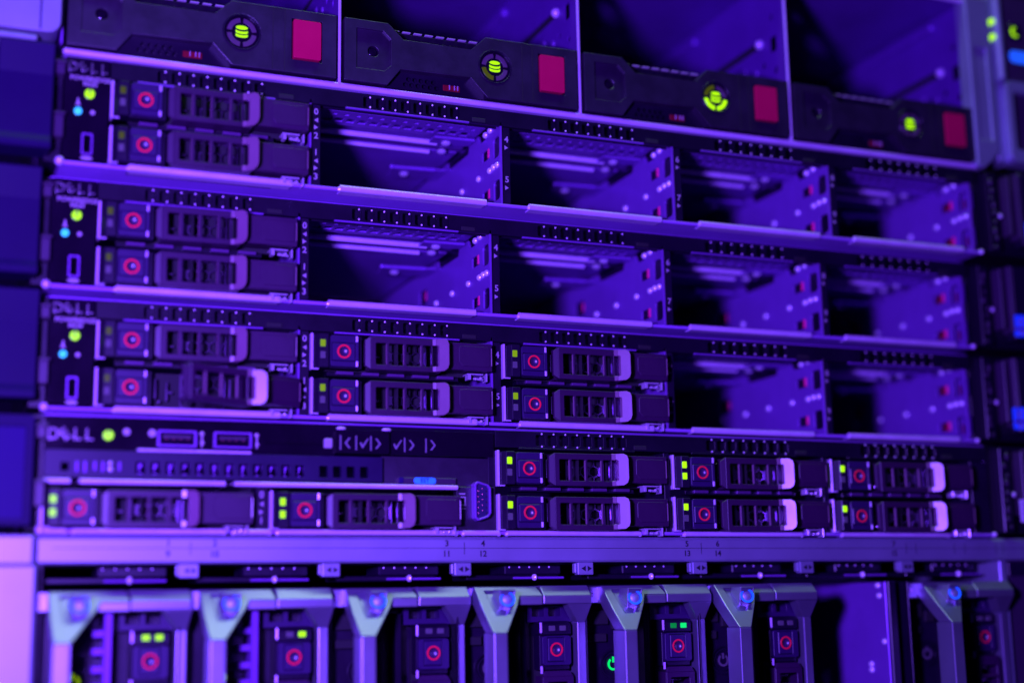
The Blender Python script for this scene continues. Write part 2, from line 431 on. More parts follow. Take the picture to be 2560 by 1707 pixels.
def left_ear(t, h0=3.0, h1=42.4, framed=False):
    if framed:
        b = MB(); b.plate(rect(-47.5, -28.4, h0-1, h1-2, .8), [rect(-46, -31.2, h0+1.5, h1-6.0, .8)], -8.5, -4); obj('left_ear', b.mesh('left_ear', 'violet_ear', .5), t)
        obj('ear_inlay', MB().box(-46.4, -30.8, -6.2, -3, h0+1, h1-5.6).mesh('ear_inlay', 'violet_inlay', .3), t)
    else:
        prof = [(-9.6, h1), (-9.8, h1-.8), (-6.6, h1-11.5), (-6.6, h0+5), (-7.8, h0+2.5), (-7.8, h0), (5, h0), (5, h1)]
        obj('left_ear', MB().profile_x(prof, -47.5, -28.2).mesh('left_ear', 'violet_ear', .4), t)
    b = MB(); b.box(-27.6, -23.4, -5.5, 4, 37.0, 38.0); b.box(-27.2, -24.2, -4.5, 4, 33, 37); obj('ear_tab', b.mesh('ear_tab', 'dark_purple', .2), t)
    b = MB(); b.box(-27.4, -23.4, -5.5, 4, 17.2, 18.2); b.box(-27.2, -24.0, -4.5, 4, 9, 17.2); obj('ear_tab', b.mesh('ear_tab', 'dark_purple', .2), t)
    obj('ear_back', MB().box(-30, -24.2, 2, 30, 1, 42).mesh('ear_back', 'black_steel', .2), t)
mat('violet_inlay', (0.017, 0.003, 0.070), 0.55, 0.0, 0.1, 30, 0.1, spec=0.08)

def right_ear(t, y=0.0, sticker='blue', sx=421):
    o = MB(); o.box(397.2, 452, 3, 30, 1.5, 42.2); o.box(402.5, 408.5, -1, 3, 2, 41)
    obj('right_ear', o.mesh('right_ear', 'black_steel', .3), t)
    b = MB(); b.box(413.2, 414.4, -3.5, 3, 10, 39.5); obj('ear_bar', b.mesh('ear_bar', 'dark_purple', .3), t)
    b = MB(); b.box(418.2, 419.4, -4.5, 3, 8.5, 41.0); obj('ear_bar', b.mesh('ear_bar', 'dark_purple', .3), t)
    b = MB(); b.box(419.8, 452, -4, 3, 5, 41.5); obj('ear_cover', b.mesh('ear_cover', 'black_plastic', .8), t)
    rr = random.Random(int(t.location.z*1000))
    for i in range(9):
        z = 4+i*4.1+rr.uniform(-.7, .7)
        obj('latch_bump', shared(('bump', i % 3), lambda: MB().ball((0, 0, 0), 1.3, 10, 6, sy=.6, sz=(.7, 1.1, 1.5)[i % 3]).mesh('latch_bump', 'dark_purple')), t, (405.6+rr.uniform(-1.4, 1.4), -1.2, z))
    obj('screw', shared('earscrew', lambda: MB().ball((0, 0, 0), 1.2, 10, 6, sy=.5).mesh('screw', 'bright_steel')), t, (409.2, -1.4, 19.5))
    st = obj('sticker', MB().plate(rect(sx, sx+17, 6.4, 17.0, .8), [], -4.4, -4.05).mesh('sticker', 'blue_sticker' if sticker == 'blue' else 'white_sticker'), t)
    if sticker == 'blue':
        obj('sticker_oval', MB().plate(circ(sx+8.5, 13.6, 6.0, 24, 1.9), [circ(sx+8.5, 13.6, 5.2, 24, 1.3)], -4.52, -4.42).mesh('sticker_oval', 'white_print'), st)
        obj('sticker_band', MB().box(sx+.4, sx+16.6, -4.5, -4.42, 9.8, 10.8).mesh('sticker_band', 'dark_red'), st)
        obj('sticker_line', MB().box(sx+2.5, sx+14.5, -4.5, -4.42, 7.6, 8.6).mesh('sticker_line', 'white_print'), st)
    else:
        for i in range(4): obj('sticker_line', MB().box(sx+1.5, sx+15, -4.5, -4.42, 8+2.2*i, 8.5+2.2*i).mesh('sticker_line', 'violet_inlay'), st)

def lip_segments(t, segs, r=1.35, z=1.0, y=-.6):
    for (a, b_) in segs:
        o = MB(); o.tube((a, y, z), (b_, y, z), r, 14); o.ball((a, y+.1, z-.35), 1.0, 8, 5); o.ball((b_, y+.1, z-.35), 1.0, 8, 5)
        o.box(a+.2, b_-.2, y, 4, z-r+.1, z-.6)
        obj('lip_segment', o.mesh('lip_segment', 'bright_steel'), t)

def control_panel(t):
    obj('control_panel', MB().plate(rect(-24.0, -7.9, 2.2, 41.4, .8), [], -.6, 6).mesh('control_panel', 'gloss_black', .3), t)
    logo(t, -15.6, 37.6, -1.0, 3.7)
    obj('lettering', text_mesh('POWEREDGE', 1.75, 'white_print'), t, (-14.8, -.8, 33.4))
    obj('lettering', text_mesh('R620', 1.75, 'white_print'), t, (-14.8, -.8, 31.4))
    pb = obj('power_button', MB().disc(-14.9, 27.6, 1.75, -1.5, -.5, 20).mesh('power_button', 'green_led', .2), t)
    obj('power_symbol', MB().box(-15.15, -14.65, -1.7, -1.45, 27.6, 29.4).mesh('power_symbol', 'black_print'), pb)
    obj('status_light', MB().disc(-18.8, 20.6, 1.35, -1.3, -.5, 20).mesh('status_light', 'blue_led', .2), t)
    obj('status_icon', MB().plate([(-19.9, 23.0), (-17.9, 23.0), (-18.5, 24.1), (-18.6, 25.6), (-19.2, 25.6), (-19.3, 24.1)], [], -.75, -.62).mesh('status_icon', 'white_print'), t)
    obj('pin_button', MB().disc(-13.6, 20.6, .9, -.9, -.5, 14).mesh('pin_button', 'white_print', .1), t)
    o = MB(); o.plate(rect(-17.2, -13.2, 4.2, 12.4, .6), [rect(-16.6, -13.8, 4.8, 11.8, .4)], -1.0, 5); o.box(-15.9, -14.9, -.6, 4, 5.4, 11.2)
    obj('usb_port', o.mesh('usb_port', 'steel', .1), t)
    obj('usb_icon', MB().plate(circ(-15.2, 2.9, 2.2, 14, .7), [], -.75, -.62).mesh('usb_icon', 'white_print'), t)

def server_shell(t, cols=5, x0=-25):
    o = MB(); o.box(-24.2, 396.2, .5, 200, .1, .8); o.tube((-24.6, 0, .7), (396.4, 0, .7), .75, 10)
    obj('floor_plate', o.mesh('floor_plate', 'lit_steel'), t)
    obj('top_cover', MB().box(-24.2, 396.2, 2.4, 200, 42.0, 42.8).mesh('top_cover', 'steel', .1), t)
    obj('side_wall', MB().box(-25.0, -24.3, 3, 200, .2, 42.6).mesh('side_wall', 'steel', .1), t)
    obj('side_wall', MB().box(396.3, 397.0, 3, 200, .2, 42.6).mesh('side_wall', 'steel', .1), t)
    obj('lip_knob', MB().ball((-24.6, -.8, .9), 1.7, 12, 8).mesh('lip_knob', 'bright_steel'), t)
    obj('lip_knob', MB().ball((396.4, -.6, .9), 1.2, 12, 8).mesh('lip_knob', 'bright_steel'), t)

def bay_server(label, loc, empty_cols, sticker_x, ear_gap=0):
    t = thing('rack_server', label, 'server', loc, 'black one-unit rack servers')
    server_shell(t)
    lip_segments(t, [(P*k, P*k+61.6) for k in range(5)])
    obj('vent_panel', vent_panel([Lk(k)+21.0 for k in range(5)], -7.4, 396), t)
    for k in range(5):
        x = Lk(k)
        for i in range(8):
            for zz in (36.1, 40.2): obj('vent_glint', vent_dot_mesh(), t, (x+21.0+5.29*i-1.2, -.1, zz))  # bright beads put in for the glints on the hole rims
        obj('label_rail', MB().box(x+9.5, x+62, -1.0, .2, 34.2, 34.9).mesh('label_rail', 'steel', .15), t)
        obj('catch', MB().box(x+63.5, x+69.5, -.3, 1.2, 35.4, 37.2).mesh('catch', 'dark_void', .2), t)
    for k in range(0, 6):
        x = Lk(k) if k < 5 else 397.3
        if k > 0:
            wl = obj('bay_wall', divider_wall_mesh(), t, (x-5.0, 0, 0))
            if (k-1) in empty_cols:
                for (yy, zz) in ((10.5, 36.3), (16.0, 36.0), (3.4, 19.0), (7.6, 19.2), (11.8, 19.0), (24.7, 19.1), (45, 19.2), (66, 19.2), (88, 19.2)):
                    obj('rivet', rivet_mesh(), wl, (-.2, yy, zz))
                for yy, zz in ((0, 25.0), (0, 7.2), (67.5, 23.5)):
                    rl = obj('red_latch', red_tab_mesh(), wl, (0, yy, zz)); obj('latch_edge', red_edge_mesh(), wl, (0, yy, zz))
                for zz in (23.4, 4.8): obj('notch_edge', shared('nedge', lambda: MB().box(1.0, 1.4, 4.6, 5.4, 0, 4.6).mesh('notch_edge', 'dark_red')), wl, (0, 0, zz))
                for zz in (22.4, 4.0): obj('notch_plate', shared('nplate', lambda: MB().box(1.9, 2.2, .4, 4.6, 0, 9.2).mesh('notch_plate', 'dull_steel')), wl, (0, 0, zz))
        if 0 < k < 5:
            obj('number_strip', MB().box(x-3.9, x-.5, .3, 9, .9, 34.7).mesh('number_strip', 'black_plastic', .2), t)
            obj('strip_edge', MB().box(x-4.25, x-3.95, -.3, 8, .9, 36).mesh('strip_edge', 'black_steel', .1), t)
            obj('strip_back', MB().box(x-3.6, x-.7, 9, 150, .9, 38).mesh('strip_back', 'black_steel', .1), t)
            a, c = {1: ('0', '1'), 2: ('4', '5'), 3: ('6', '7'), 4: ('8', '9')}[k]
            if k == 1:
                for base, top, bot in ((19.3, '0', '2'), (2.6, '1', '3')):
                    obj('lettering', text_mesh(top, 2.5, 'white_print'), t, (x-2.3, .2, base+12.3))
                    obj('arrow', tri_mesh('white_print', 1.6, 1.9, False), t, (x-2.3, .2, base+8.9))
                    obj('arrow', tri_mesh('white_print', 1.6, 1.9, True), t, (x-2.3, .2, base+5.9))
                    obj('lettering', text_mesh(bot, 2.5, 'white_print'), t, (x-2.3, .2, base+2.4))
            else:
                for base, ch in ((0, a), (-17.3, c)):
                    obj('lettering', text_mesh(ch, 2.6, 'white_print'), t, (x-2.1, .2, 29.3+base))
                    obj('arrow', tri_mesh('white_print', 1.6, 1.9, True), t, (x-2.2, .2, 25.8+base))
    for k in empty_cols:
        x = Lk(k)
        obj('perforated_strip', ceiling_mesh(), t, (x, 0, 0))
        obj('bay_rail', bay_rails_mesh(), t, (x, 0, 0))
        obj('bracket', bracket_mesh(), t, (x, 0, 0)); obj('bracket', bracket2_mesh(), t, (x, 0, 0))
        obj('bay_roof', shared('bayroof', lambda: MB().box(.3, 75, 37, 44, 38.4, 39.2).box(.3, 75, 50, 150, 38.6, 39.4).mesh('bay_roof', 'steel')), t, (x, 0, 0))
        for (sx_, sy_, sz_) in ((64, 33, 36.6), (67, 47, 37.6), (58, 73, 34.0)):
            obj('screw', screw_mesh(), t, (x+sx_, sy_, sz_))
        obj('bay_back', MB().box(x, x+75.5, 150, 152, .9, 42).mesh('bay_back', 'black_steel'), t)
        obj('connector', MB().box(x+6, x+40, 146, 150, 10, 15).box(x+6, x+40, 146, 150, 26, 31).mesh('connector', 'black_plastic', .4), t)
    control_panel(t)
    left_ear(t)
    right_ear(t, sx=sticker_x)
    return t

SV = {1: (0.7, -8.3, 3*44.45), 2: (-1.4, 0.0, 2*44.45), 3: (0.0, 4.0, 44.45), 4: (0.0, -2.6, 0.0)}
bay_server('topmost of the four black one-unit servers, pushed forward, four empty drive bays', SV[1], (1, 2, 3, 4), 421.5)
bay_server('second black one-unit server from the top of the stack of four, four empty drive bays', SV[2], (1, 2, 3, 4), 419)
bay_server('third black one-unit server from the top, six drives and two empty columns', SV[3], (3, 4), 416)

nice = {1: 'topmost black one-unit server', 2: 'second black one-unit server from the top', 3: 'third black one-unit server from the top'}
D0 = ('green_led_dim', 'led_off')
GR = 'drive carriers in the one-unit servers'
for s in (1, 2):
    ox, oy, oz = SV[s]
    for up_ in (1, 0):
        drive(('upper' if up_ else 'lower')+' drive at the left end of the '+nice[s], (ox+Lk(0), oy, oz+1.5+17.6*up_), D0, group=GR)
ox, oy, oz = SV[3]
drive('upper drive in the left column of the '+nice[3], (ox+Lk(0), oy, oz+1.5+17.6), D0, group=GR)
drive('drive with its lever swung open, lower left of the third black server', (ox+Lk(0), oy, oz+1.5), D0, open_lever=math.radians(26), group=GR)
for k, nm in ((1, 'second'), (2, 'third')):
    for up_ in (1, 0):
        drive(('upper' if up_ else 'lower')+' drive in the '+nm+' column of the '+nice[3], (ox+Lk(k), oy, oz+1.5+17.6*up_), ('green_led_half', 'led_off'), group=GR)

# ------------------------------------------------------------------ lowest 1U server with front panel, display buttons and video port
def panel_server(loc):
    t = thing('rack_server', 'lowest black one-unit server with USB ports, arrow buttons, blue tag and video port', 'server', loc, 'black one-unit rack servers')
    server_shell(t)
    lip_segments(t, [(-23.5, -16), (-13.5, 40), (43.5, 57), (60, 131), (134, 149), (152.5, 212), (233, 291), (312, 370)], r=1.05, z=.6)
    LX = [148.7, 228.2, 307.7]
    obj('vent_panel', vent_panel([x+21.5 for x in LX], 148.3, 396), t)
    for x in LX:
        for i in range(8):
            for zz in (35.6, 40.7): obj('vent_glint', vent_dot_mesh(), t, (x+21.5+5.29*i-1.5, -.2, zz))  # beads imitating highlights on the hole rims
        obj('label_rail', MB().box(x+9.5, x+62, -1.0, .2, 34.2, 34.9).mesh('label_rail', 'black_steel', .15), t)
        obj('bay_divider', MB().box(x-3.4, x-.6, .4, 120, .9, 34.5).mesh('bay_divider', 'black_plastic', .2), t)
        obj('catch', MB().box(x+62, x+68, -.3, 1.2, 35.4, 37.2).mesh('catch', 'dark_void', .2), t)
    obj('bay_divider', MB().box(386.0, 396, .4, 120, .9, 34.5).mesh('bay_divider', 'black_plastic', .2), t)
    # upper left panel
    obj('front_panel', MB().plate(rect(-24.2, 82, 29.8, 41.5, .5), [], -.4, 5).mesh('front_panel', 'gloss_black', .25), t)
    logo(t, -15.4, 34.8, -.9, 4.1, 1.15)
    lp = obj('power_button', MB().disc(-2.5, 35.0, 1.8, -1.4, -.3, 22).mesh('power_button', 'green_led', .2), t)
    obj('power_symbol', MB().box(-2.7, -2.3, -1.6, -1.35, 35, 36.8).mesh('power_symbol', 'black_print'), lp)
    obj('round_button', MB().disc(3.9, 36.4, 1.3, -1.0, -.3, 18).mesh('round_button', 'white_print', .2), t)
    obj('round_button', MB().disc(13.0, 36.2, 1.4, -1.0, -.3, 18).mesh('round_button', 'white_print', .2), t)
    for x0 in (14.9, 35.4):
        o = MB(); o.plate(rect(x0, x0+14.2, 31.4, 37.4, .4), [rect(x0+.8, x0+13.4, 32.1, 36.7, .3)], -1.6, 6)
        u = obj('usb_port', o.mesh('usb_port', 'steel', .12), t)
        obj('port_tongue', MB().box(x0+2, x0+12.4, -.6, 5, 34.6, 36).mesh('port_tongue', 'dark_purple', .15), u)
        for i in range(4): obj('contact', MB().box(x0+2.8+2.6*i, x0+3.8+2.6*i, -.7, 4, 34.2, 34.5).mesh('contact', 'copper_pin'), u)
        obj('port_ledge', MB().tube((x0-7, -.9, 29.9), (x0+14, -.9, 29.9), .55, 8).mesh('port_ledge', 'bright_steel'), t)
        o = MB(); o.ball((x0+16.2, -.6, 36.6), .9, 8, 5, sy=.4); o.box(x0+15.9, x0+16.5, -.8, -.5, 31.6, 36.4); o.ball((x0+16.4, -.6, 33.2), .8, 8, 5, sy=.4)
        obj('usb_icon', o.mesh('usb_icon', 'white_print'), t)
    # pull-out tab with glossy slot
    obj('display_slot', MB().tube((54, -.7, 34.0), (77, -.7, 34.0), .5, 8).mesh('display_slot', 'gloss_black'), t)
    o = MB(); o.box(77.4, 80.6, -2.0, 2, 32.4, 36.2); obj('pull_tab', o.mesh('pull_tab', 'white_print', .4), t)
    # raised button bezel
    bz = obj('button_bezel', MB().plate(rect(81.6, 103.0, 30.6, 39.6, .6), [], -2.6, 3).mesh('button_bezel', 'gloss_black', .35), t)
    for i in (0, 1):
        obj('hood_catch', MB().ball((84.0+18.2*i, -1.5, 40.1), 2.0, 12, 6, sy=.7, sz=.4).mesh('hood_catch', 'bright_steel'), t)
    def chevron(x, z, y, right, par):
        s = 1 if right else -1
        p = [(-1.0*s, 2.0), (-.2*s, 2.0), (1.4*s, 0), (-.2*s, -2.0), (-1.0*s, -2.0), (.5*s, 0)]
        if s < 0: p = p[::-1]
        obj('arrow_symbol', MB().plate(p, [], -.06, .06).mesh('arrow_symbol', 'dim_print'), par, (x, y, z))
    def check(x, z, y, par):
        p = [(-1.7, .1), (-1.1, .5), (-.5, -.6), (1.5, 2.0), (1.9, 1.7), (-.4, -1.9), (-.9, -1.6)][::-1]
        obj('check_symbol', MB().plate(p, [], -.06, .06).mesh('check_symbol', 'dim_print'), par, (x, y, z))
    def bar(x, y, par):
        obj('bar_symbol', MB().box(-.28, .28, -.06, .06, -2.8, 2.8).mesh('bar_symbol', 'dim_print'), par, (x, y, 34.6))
    yb = -2.75
    for x in (83.4, 89.6, 95.5): bar(x, yb, bz)
    chevron(86.4, 34.5, yb, False, bz); check(92.7, 34.5, yb, bz); chevron(98.2, 34.5, yb, True, bz)
    cp = obj('lower_display', MB().plate(rect(103.2, 147.4, 30.6, 40.4, .6), [], -.4, 3).mesh('lower_display', 'gloss_black', .2), t)
    check(106.9, 34.6, -.55, cp); chevron(112.6, 34.6, -.55, True, cp); chevron(121.4, 34.8, -.55, True, cp)
    for x in (109.9, 118.7): bar(x, -.55, cp)
    # vented strip
    hs = [rect(7.4+5.35*i, 10.8+5.35*i, 21.2, 25.6, .4) for i in range(12)]+[rect(75.5+5.35*i, 78.8+5.35*i, 21.2, 25.6, .4) for i in range(4)]+[rect(-18.6, -15.8, 21.8, 24.9, .3)]
    obj('vent_strip', MB().plate(rect(-24.2, 100.6, 19.6, 29.4, .5), hs, -1.5, 1.0).mesh('vent_strip', 'strip_plastic', .25), t)
    rr = random.Random(3)
    for i in range(12):
        o = MB(); x = 7.6+5.35*i
        o.plate([(x, 25.3), (x+3, 25.3), (x+1.2+rr.random(), 21.8+rr.random())], [], 2.5, 3.2); o.box(x+.5, x+2.6, 2.2, 3, 21.3, 22.0)
        obj('vent_baffle', o.mesh('vent_baffle', 'steel', .1), t)
    for x in (-13.6, -10.8, -7.4, -4.6, -2.4, 1.2):
        obj('vent_rib', MB().box(x, x+1.0, -1.9, -1.4, 21.2+rr.random(), 25.4).mesh('vent_rib', 'steel', .2), t)
    obj('small_screw', MB().ball((-1.4, -1.8, 22.6), 1.0, 10, 6, sy=.6).ball((-1.5, -1.8, 24.8), .8, 10, 6, sy=.6).mesh('small_screw', 'chrome'), t)
    # inner lip above the two drives
    for a, b_ in ((-24.2, -15.2), (-12.0, 39.8), (43.2, 131.2)):
        o = MB(); o.tube((a, -1.6, 18.2), (b_, -1.6, 18.2), .95, 12); o.box(a, b_, -1.5, 60, 18.2, 18.9)
        obj('shelf_lip', o.mesh('shelf_lip', 'bright_steel'), t)
    obj('panel_floor', MB().plate(rect(100.8, 147.8, 18.9, 30.2), [], .6, 4).mesh('panel_floor', 'grain_plastic', .2), t)
    # pull-out information tag
    tg = obj('information_tag', MB().box(107.0, 131.0, -1.2, .5, 19.4, 21.9).mesh('information_tag', 'dark_purple', .25), t)
    obj('blue_pill', MB().plate(rect(113.4, 122.4, 19.5, 21.9, 1.15, 5), [], -1.5, -1.1).mesh('blue_pill', 'blue_tag', .1), tg)
    obj('lettering', text_mesh('EST', 1.65, 'black_print'), tg, (117.8, -1.55, 20.72))
    obj('tag_stop', MB().box(107.3, 109.2, -1.5, .5, 19.5, 21.9).mesh('tag_stop', 'violet_inlay', .2), tg)
    # video port
    obj('port_panel', MB().plate(rect(131.6, 148.1, 1.2, 18.8), [], .2, 4).mesh('port_panel', 'grain_plastic', .2), t)
    sh = [(137.9, 6.2), (139.3, 5.2), (143.6, 6.6), (144.8, 8.2), (144.8, 18.0), (143.8, 19.4), (139.2, 20.8), (137.9, 19.8)]
    ins = [(138.7, 6.7), (139.6, 6.1), (143.2, 7.3), (144.1, 8.6), (144.1, 17.6), (143.3, 18.8), (139.5, 19.9), (138.7, 19.3)]
    v = obj('video_port', MB().plate(sh, [ins], -3.6, 2).mesh('video_port', 'steel', .2), t)
    pins = [(139.7+1.75*c, 8.3+2.15*r_-(.0, -1.0, .0)[c]) for c in range(3) for r_ in range(5)]
    obj('port_insert', MB().plate(ins, [], -2.4, 1).mesh('port_insert', 'vga_body'), v)
    for i, (px, pz) in enumerate(pins):
        if i < 10: obj('pin', shared('pin', lambda: MB().ball((0, 0, 0), .34, 8, 5).mesh('pin', 'copper_pin')), v, (px, -2.5, pz))
        else: obj('pin_hole', shared('pinhole', lambda: MB().disc(0, 0, .38, -.05, .05, 10).mesh('pin_hole', 'dark_void')), v, (px, -2.45, pz))
    o = MB(); o.plate(rect(132.6, 135.4, 11.2, 14.9, .3), [rect(133.3, 134.8, 11.9, 14.2, .3)], -.06, .06); o.box(132.6, 135.2, -.06, .06, 9.9, 10.4); o.box(132.6, 135.2, -.06, .06, 15.7, 16.2)
    obj('monitor_icon', o.mesh('monitor_icon', 'white_print'), t, (0, .1, 0))
    # between the two lower left drives
    obj('number_strip', MB().box(51.8, 56.2, .3, 9, .9, 17.5).mesh('number_strip', 'black_plastic', .2), t)
    obj('lettering', text_mesh('0', 2.5, 'white_print'), t, (53.9, .2, 14.4)); obj('lettering', text_mesh('1', 2.5, 'white_print'), t, (53.9, .2, 4.8))
    obj('arrow', tri_mesh('white_print', 1.6, 1.9, False), t, (53.9, .2, 11.0)); obj('arrow', tri_mesh('white_print', 1.6, 1.9, True), t, (53.9, .2, 8.0))
    left_ear(t, framed=True)
    right_ear(t, sticker='white', sx=409.5)
    return t, LX
ps, LX = panel_server(SV[4])
ox, oy, oz = SV[4]
ON = ('green_led', 'green_led'); ONE = ('green_led', 'led_off')
low = 'lowest black one-unit server'
drive('leftmost drive of the '+low+', under the vented strip, two green lights', (ox-24.8, oy, oz+1.2), ON, group=GR)
drive('drive left of the video port in the '+low+', two green lights', (ox+57.0, oy, oz+1.2), ON, group=GR)
for k, nm in ((0, 'column right of the video port'), (1, 'second column from the right'), (2, 'rightmost column')):
    for up_ in (1, 0):
        drive(('upper' if up_ else 'lower')+' drive in the '+nm+' of the '+low, (ox+LX[k], oy, oz+1.2+17.6*up_), ON if (k == 1 and up_) else ONE, group=GR)

# ------------------------------------------------------------------ modular enclosure at the top
EX = [-24.0, 83.0, 190.0, 297.0, 404.0]
def top_enclosure():
    t = thing('modular_enclosure', 'large silver-edged enclosure across the top with four open bays', 'server enclosure', (0, -3, 180.3))
    o = MB(); o.tube((-23.5, -.6, -1.4), (404, -.6, -1.4), 1.25, 14); o.box(-24, 404, -.4, 260, -2.2, -.9)
    obj('bottom_lip', o.mesh('bottom_lip', 'bright_steel'), t)
    for i in range(84):
        obj('lip_notch', shared('lipnotch', lambda: MB().box(0, 3.6, -.8, .6, 0, .5).mesh('lip_notch', 'black_steel', .1)), t, (-18+5.0*i, .3, -.4))
    for k, x in enumerate(EX):
        if k == 0:
            obj('side_wall', MB().box(x-.9, x, 0, 260, -1, 84).mesh('side_wall', 'steel', .1), t); continue
        holes = [rect(20, 140, 52.4, 56.2, 1.5), rect(6.0, 11.5, 46.5, 54, .5), circ(17.5, 42.5, 1.5, 12, 1.7), circ(7.6, 37, 1.5, 12, 1.9), circ(9.4, 64, 1.4, 12, 1.6)]
        wl = obj('bay_divider', MB().plate([(-1.2, -1), (260, -1), (260, 84), (-1.2, 84)], holes, x-.9, x-.1, plane='YZ').mesh('bay_divider', 'dull_steel'), t)
        obj('divider_edge', MB().tube((x-.5, -1.4, -.6), (x-.5, -1.4, 84), .62, 10).mesh('divider_edge', 'bright_steel'), wl)
        for z0, y0 in ((80 if k == 4 else 79, 24 if k == 4 else 80),):
            o = MB(); o.tube((x-.9, y0, z0), (x-.9, y0+150, z0), 3.0, 14); o.ball((x-.9, y0, z0), 3.0, 14, 8)
            obj('pressed_rib', o.mesh('pressed_rib', 'dull_steel'), wl)
        obj('slot_stop', MB().ball((x-1.2, 19.5, 54.0), 2.3, 14, 8).mesh('slot_stop', 'bright_steel'), wl)
        obj('dark_strip', MB().box(x+.1, x+.4, 19, 142, 51, 57.5).mesh('dark_strip', 'dark_void'), wl)  # near-black strip behind the slot, standing for the rib's shadow
        for (yy, zz) in ((24, 41), (34, 45)):
            obj('rivet', shared('bigrivet', lambda: MB().ball((0, 0, 0), 1.6, 12, 6, sx=.5).mesh('rivet', 'steel')), wl, (x-1.0, yy, zz))
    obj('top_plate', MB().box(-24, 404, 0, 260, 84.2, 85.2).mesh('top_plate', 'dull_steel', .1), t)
    obj('top_lip', MB().tube((-24, -.6, 84.4), (404, -.6, 84.4), 1.1, 12).mesh('top_lip', 'bright_steel'), t)
    obj('back_plate', MB().box(-24, 404, 260, 261, -1, 84).mesh('back_plate', 'black_steel'), t)
    # left silver ear, rounded end towards the bays
    prof = rect(-75, -25.6, 2.2, 86, 4.5, 5)
    o = MB(); o.plate(prof, [], -8, 6); obj('left_ear', o.mesh('left_ear', 'silver_paint', 2.2, 4), t)
    obj('ear_groove', MB().box(-33.0, -32.4, -8.2, -7.4, 3, 86).mesh('ear_groove', 'violet_inlay', .1), t)
    obj('ear_foot', MB().box(-70, -33.5, -8, 6, -1.6, .4).mesh('ear_foot', 'silver_paint', .5), t)
    # right silver ear
    fr = [(401.2, -2), (405, -3.2), (411, 1.5), (415.2, 6.5), (415.2, 86), (401.2, 86)]
    o = MB(); o.plate(fr, [[(404.6, 12), (411.6, 12), (411.6, 59), (404.6, 59)]], -4.2, 4); obj('right_ear', o.mesh('right_ear', 'silver_paint', .8, 2), t)
    obj('ear_channel', MB().plate(rect(404.8, 411.4, 12.2, 58.8, 1.2), [], -3.4, 0).mesh('ear_channel', 'silver_paint', .6, 2), t)
    o = MB(); o.tube((420.6, -4, 44), (420.6, -4, 90), 2.2, 14); o.box(416, 424, -2.2, 8, 2, 90); obj('right_post', o.mesh('right_post', 'silver_paint', .4), t)
    cp = obj('control_panel', MB().plate(rect(424.2, 470, 44.5, 90, .6), [], -3.5, 6).mesh('control_panel', 'dark_purple', .4), t)
    for z in (66.5, 74.6):
        obj('status_light', MB().disc(417.3, z, 1.45, -4.6, -2, 16).mesh('status_light', 'green_led', .1), t)
    pb = obj('power_button', MB().plate(rect(427.6, 435.4, 66.8, 75.2, 1.2), [], -3.9, -3.2).mesh('power_button', 'gloss_black', .15), cp)
    arc = [(431.6+2.6*math.cos(a), 71+2.6*math.sin(a)) for a in [math.radians(90+i*15) for i in range(15)]]
    arc2 = [(431.6+1.6*math.cos(a), 71+1.6*math.sin(a)) for a in [math.radians(90+i*15) for i in range(15)]]
    obj('power_symbol', MB().plate(arc+arc2[::-1], [], -4.1, -3.88).mesh('power_symbol', 'green_led'), pb)
    obj('blue_label', MB().plate(rect(427.2, 440, 54.6, 61, 2.4, 4), [], -3.9, -3.4).mesh('blue_label', 'blue_tag', .1), cp)
    ls = obj('latch_surround', MB().plate(rect(421.2, 470, 1.5, 43.6, 3.5, 4), [rect(425, 470.5-4, 8, 38, 2, 3)], -6, 2).mesh('latch_surround', 'silver_paint', .9, 2), t)
    obj('latch_face', MB().box(424.5, 468, -3, 2, 7.5, 38.5).mesh('latch_face', 'dark_purple', .5), ls)
    obj('latch_base', MB().box(421.5, 470, -2, 4, 1.6, 8).mesh('latch_base', 'silver_paint', .5), ls)
    return t
top_enclosure()

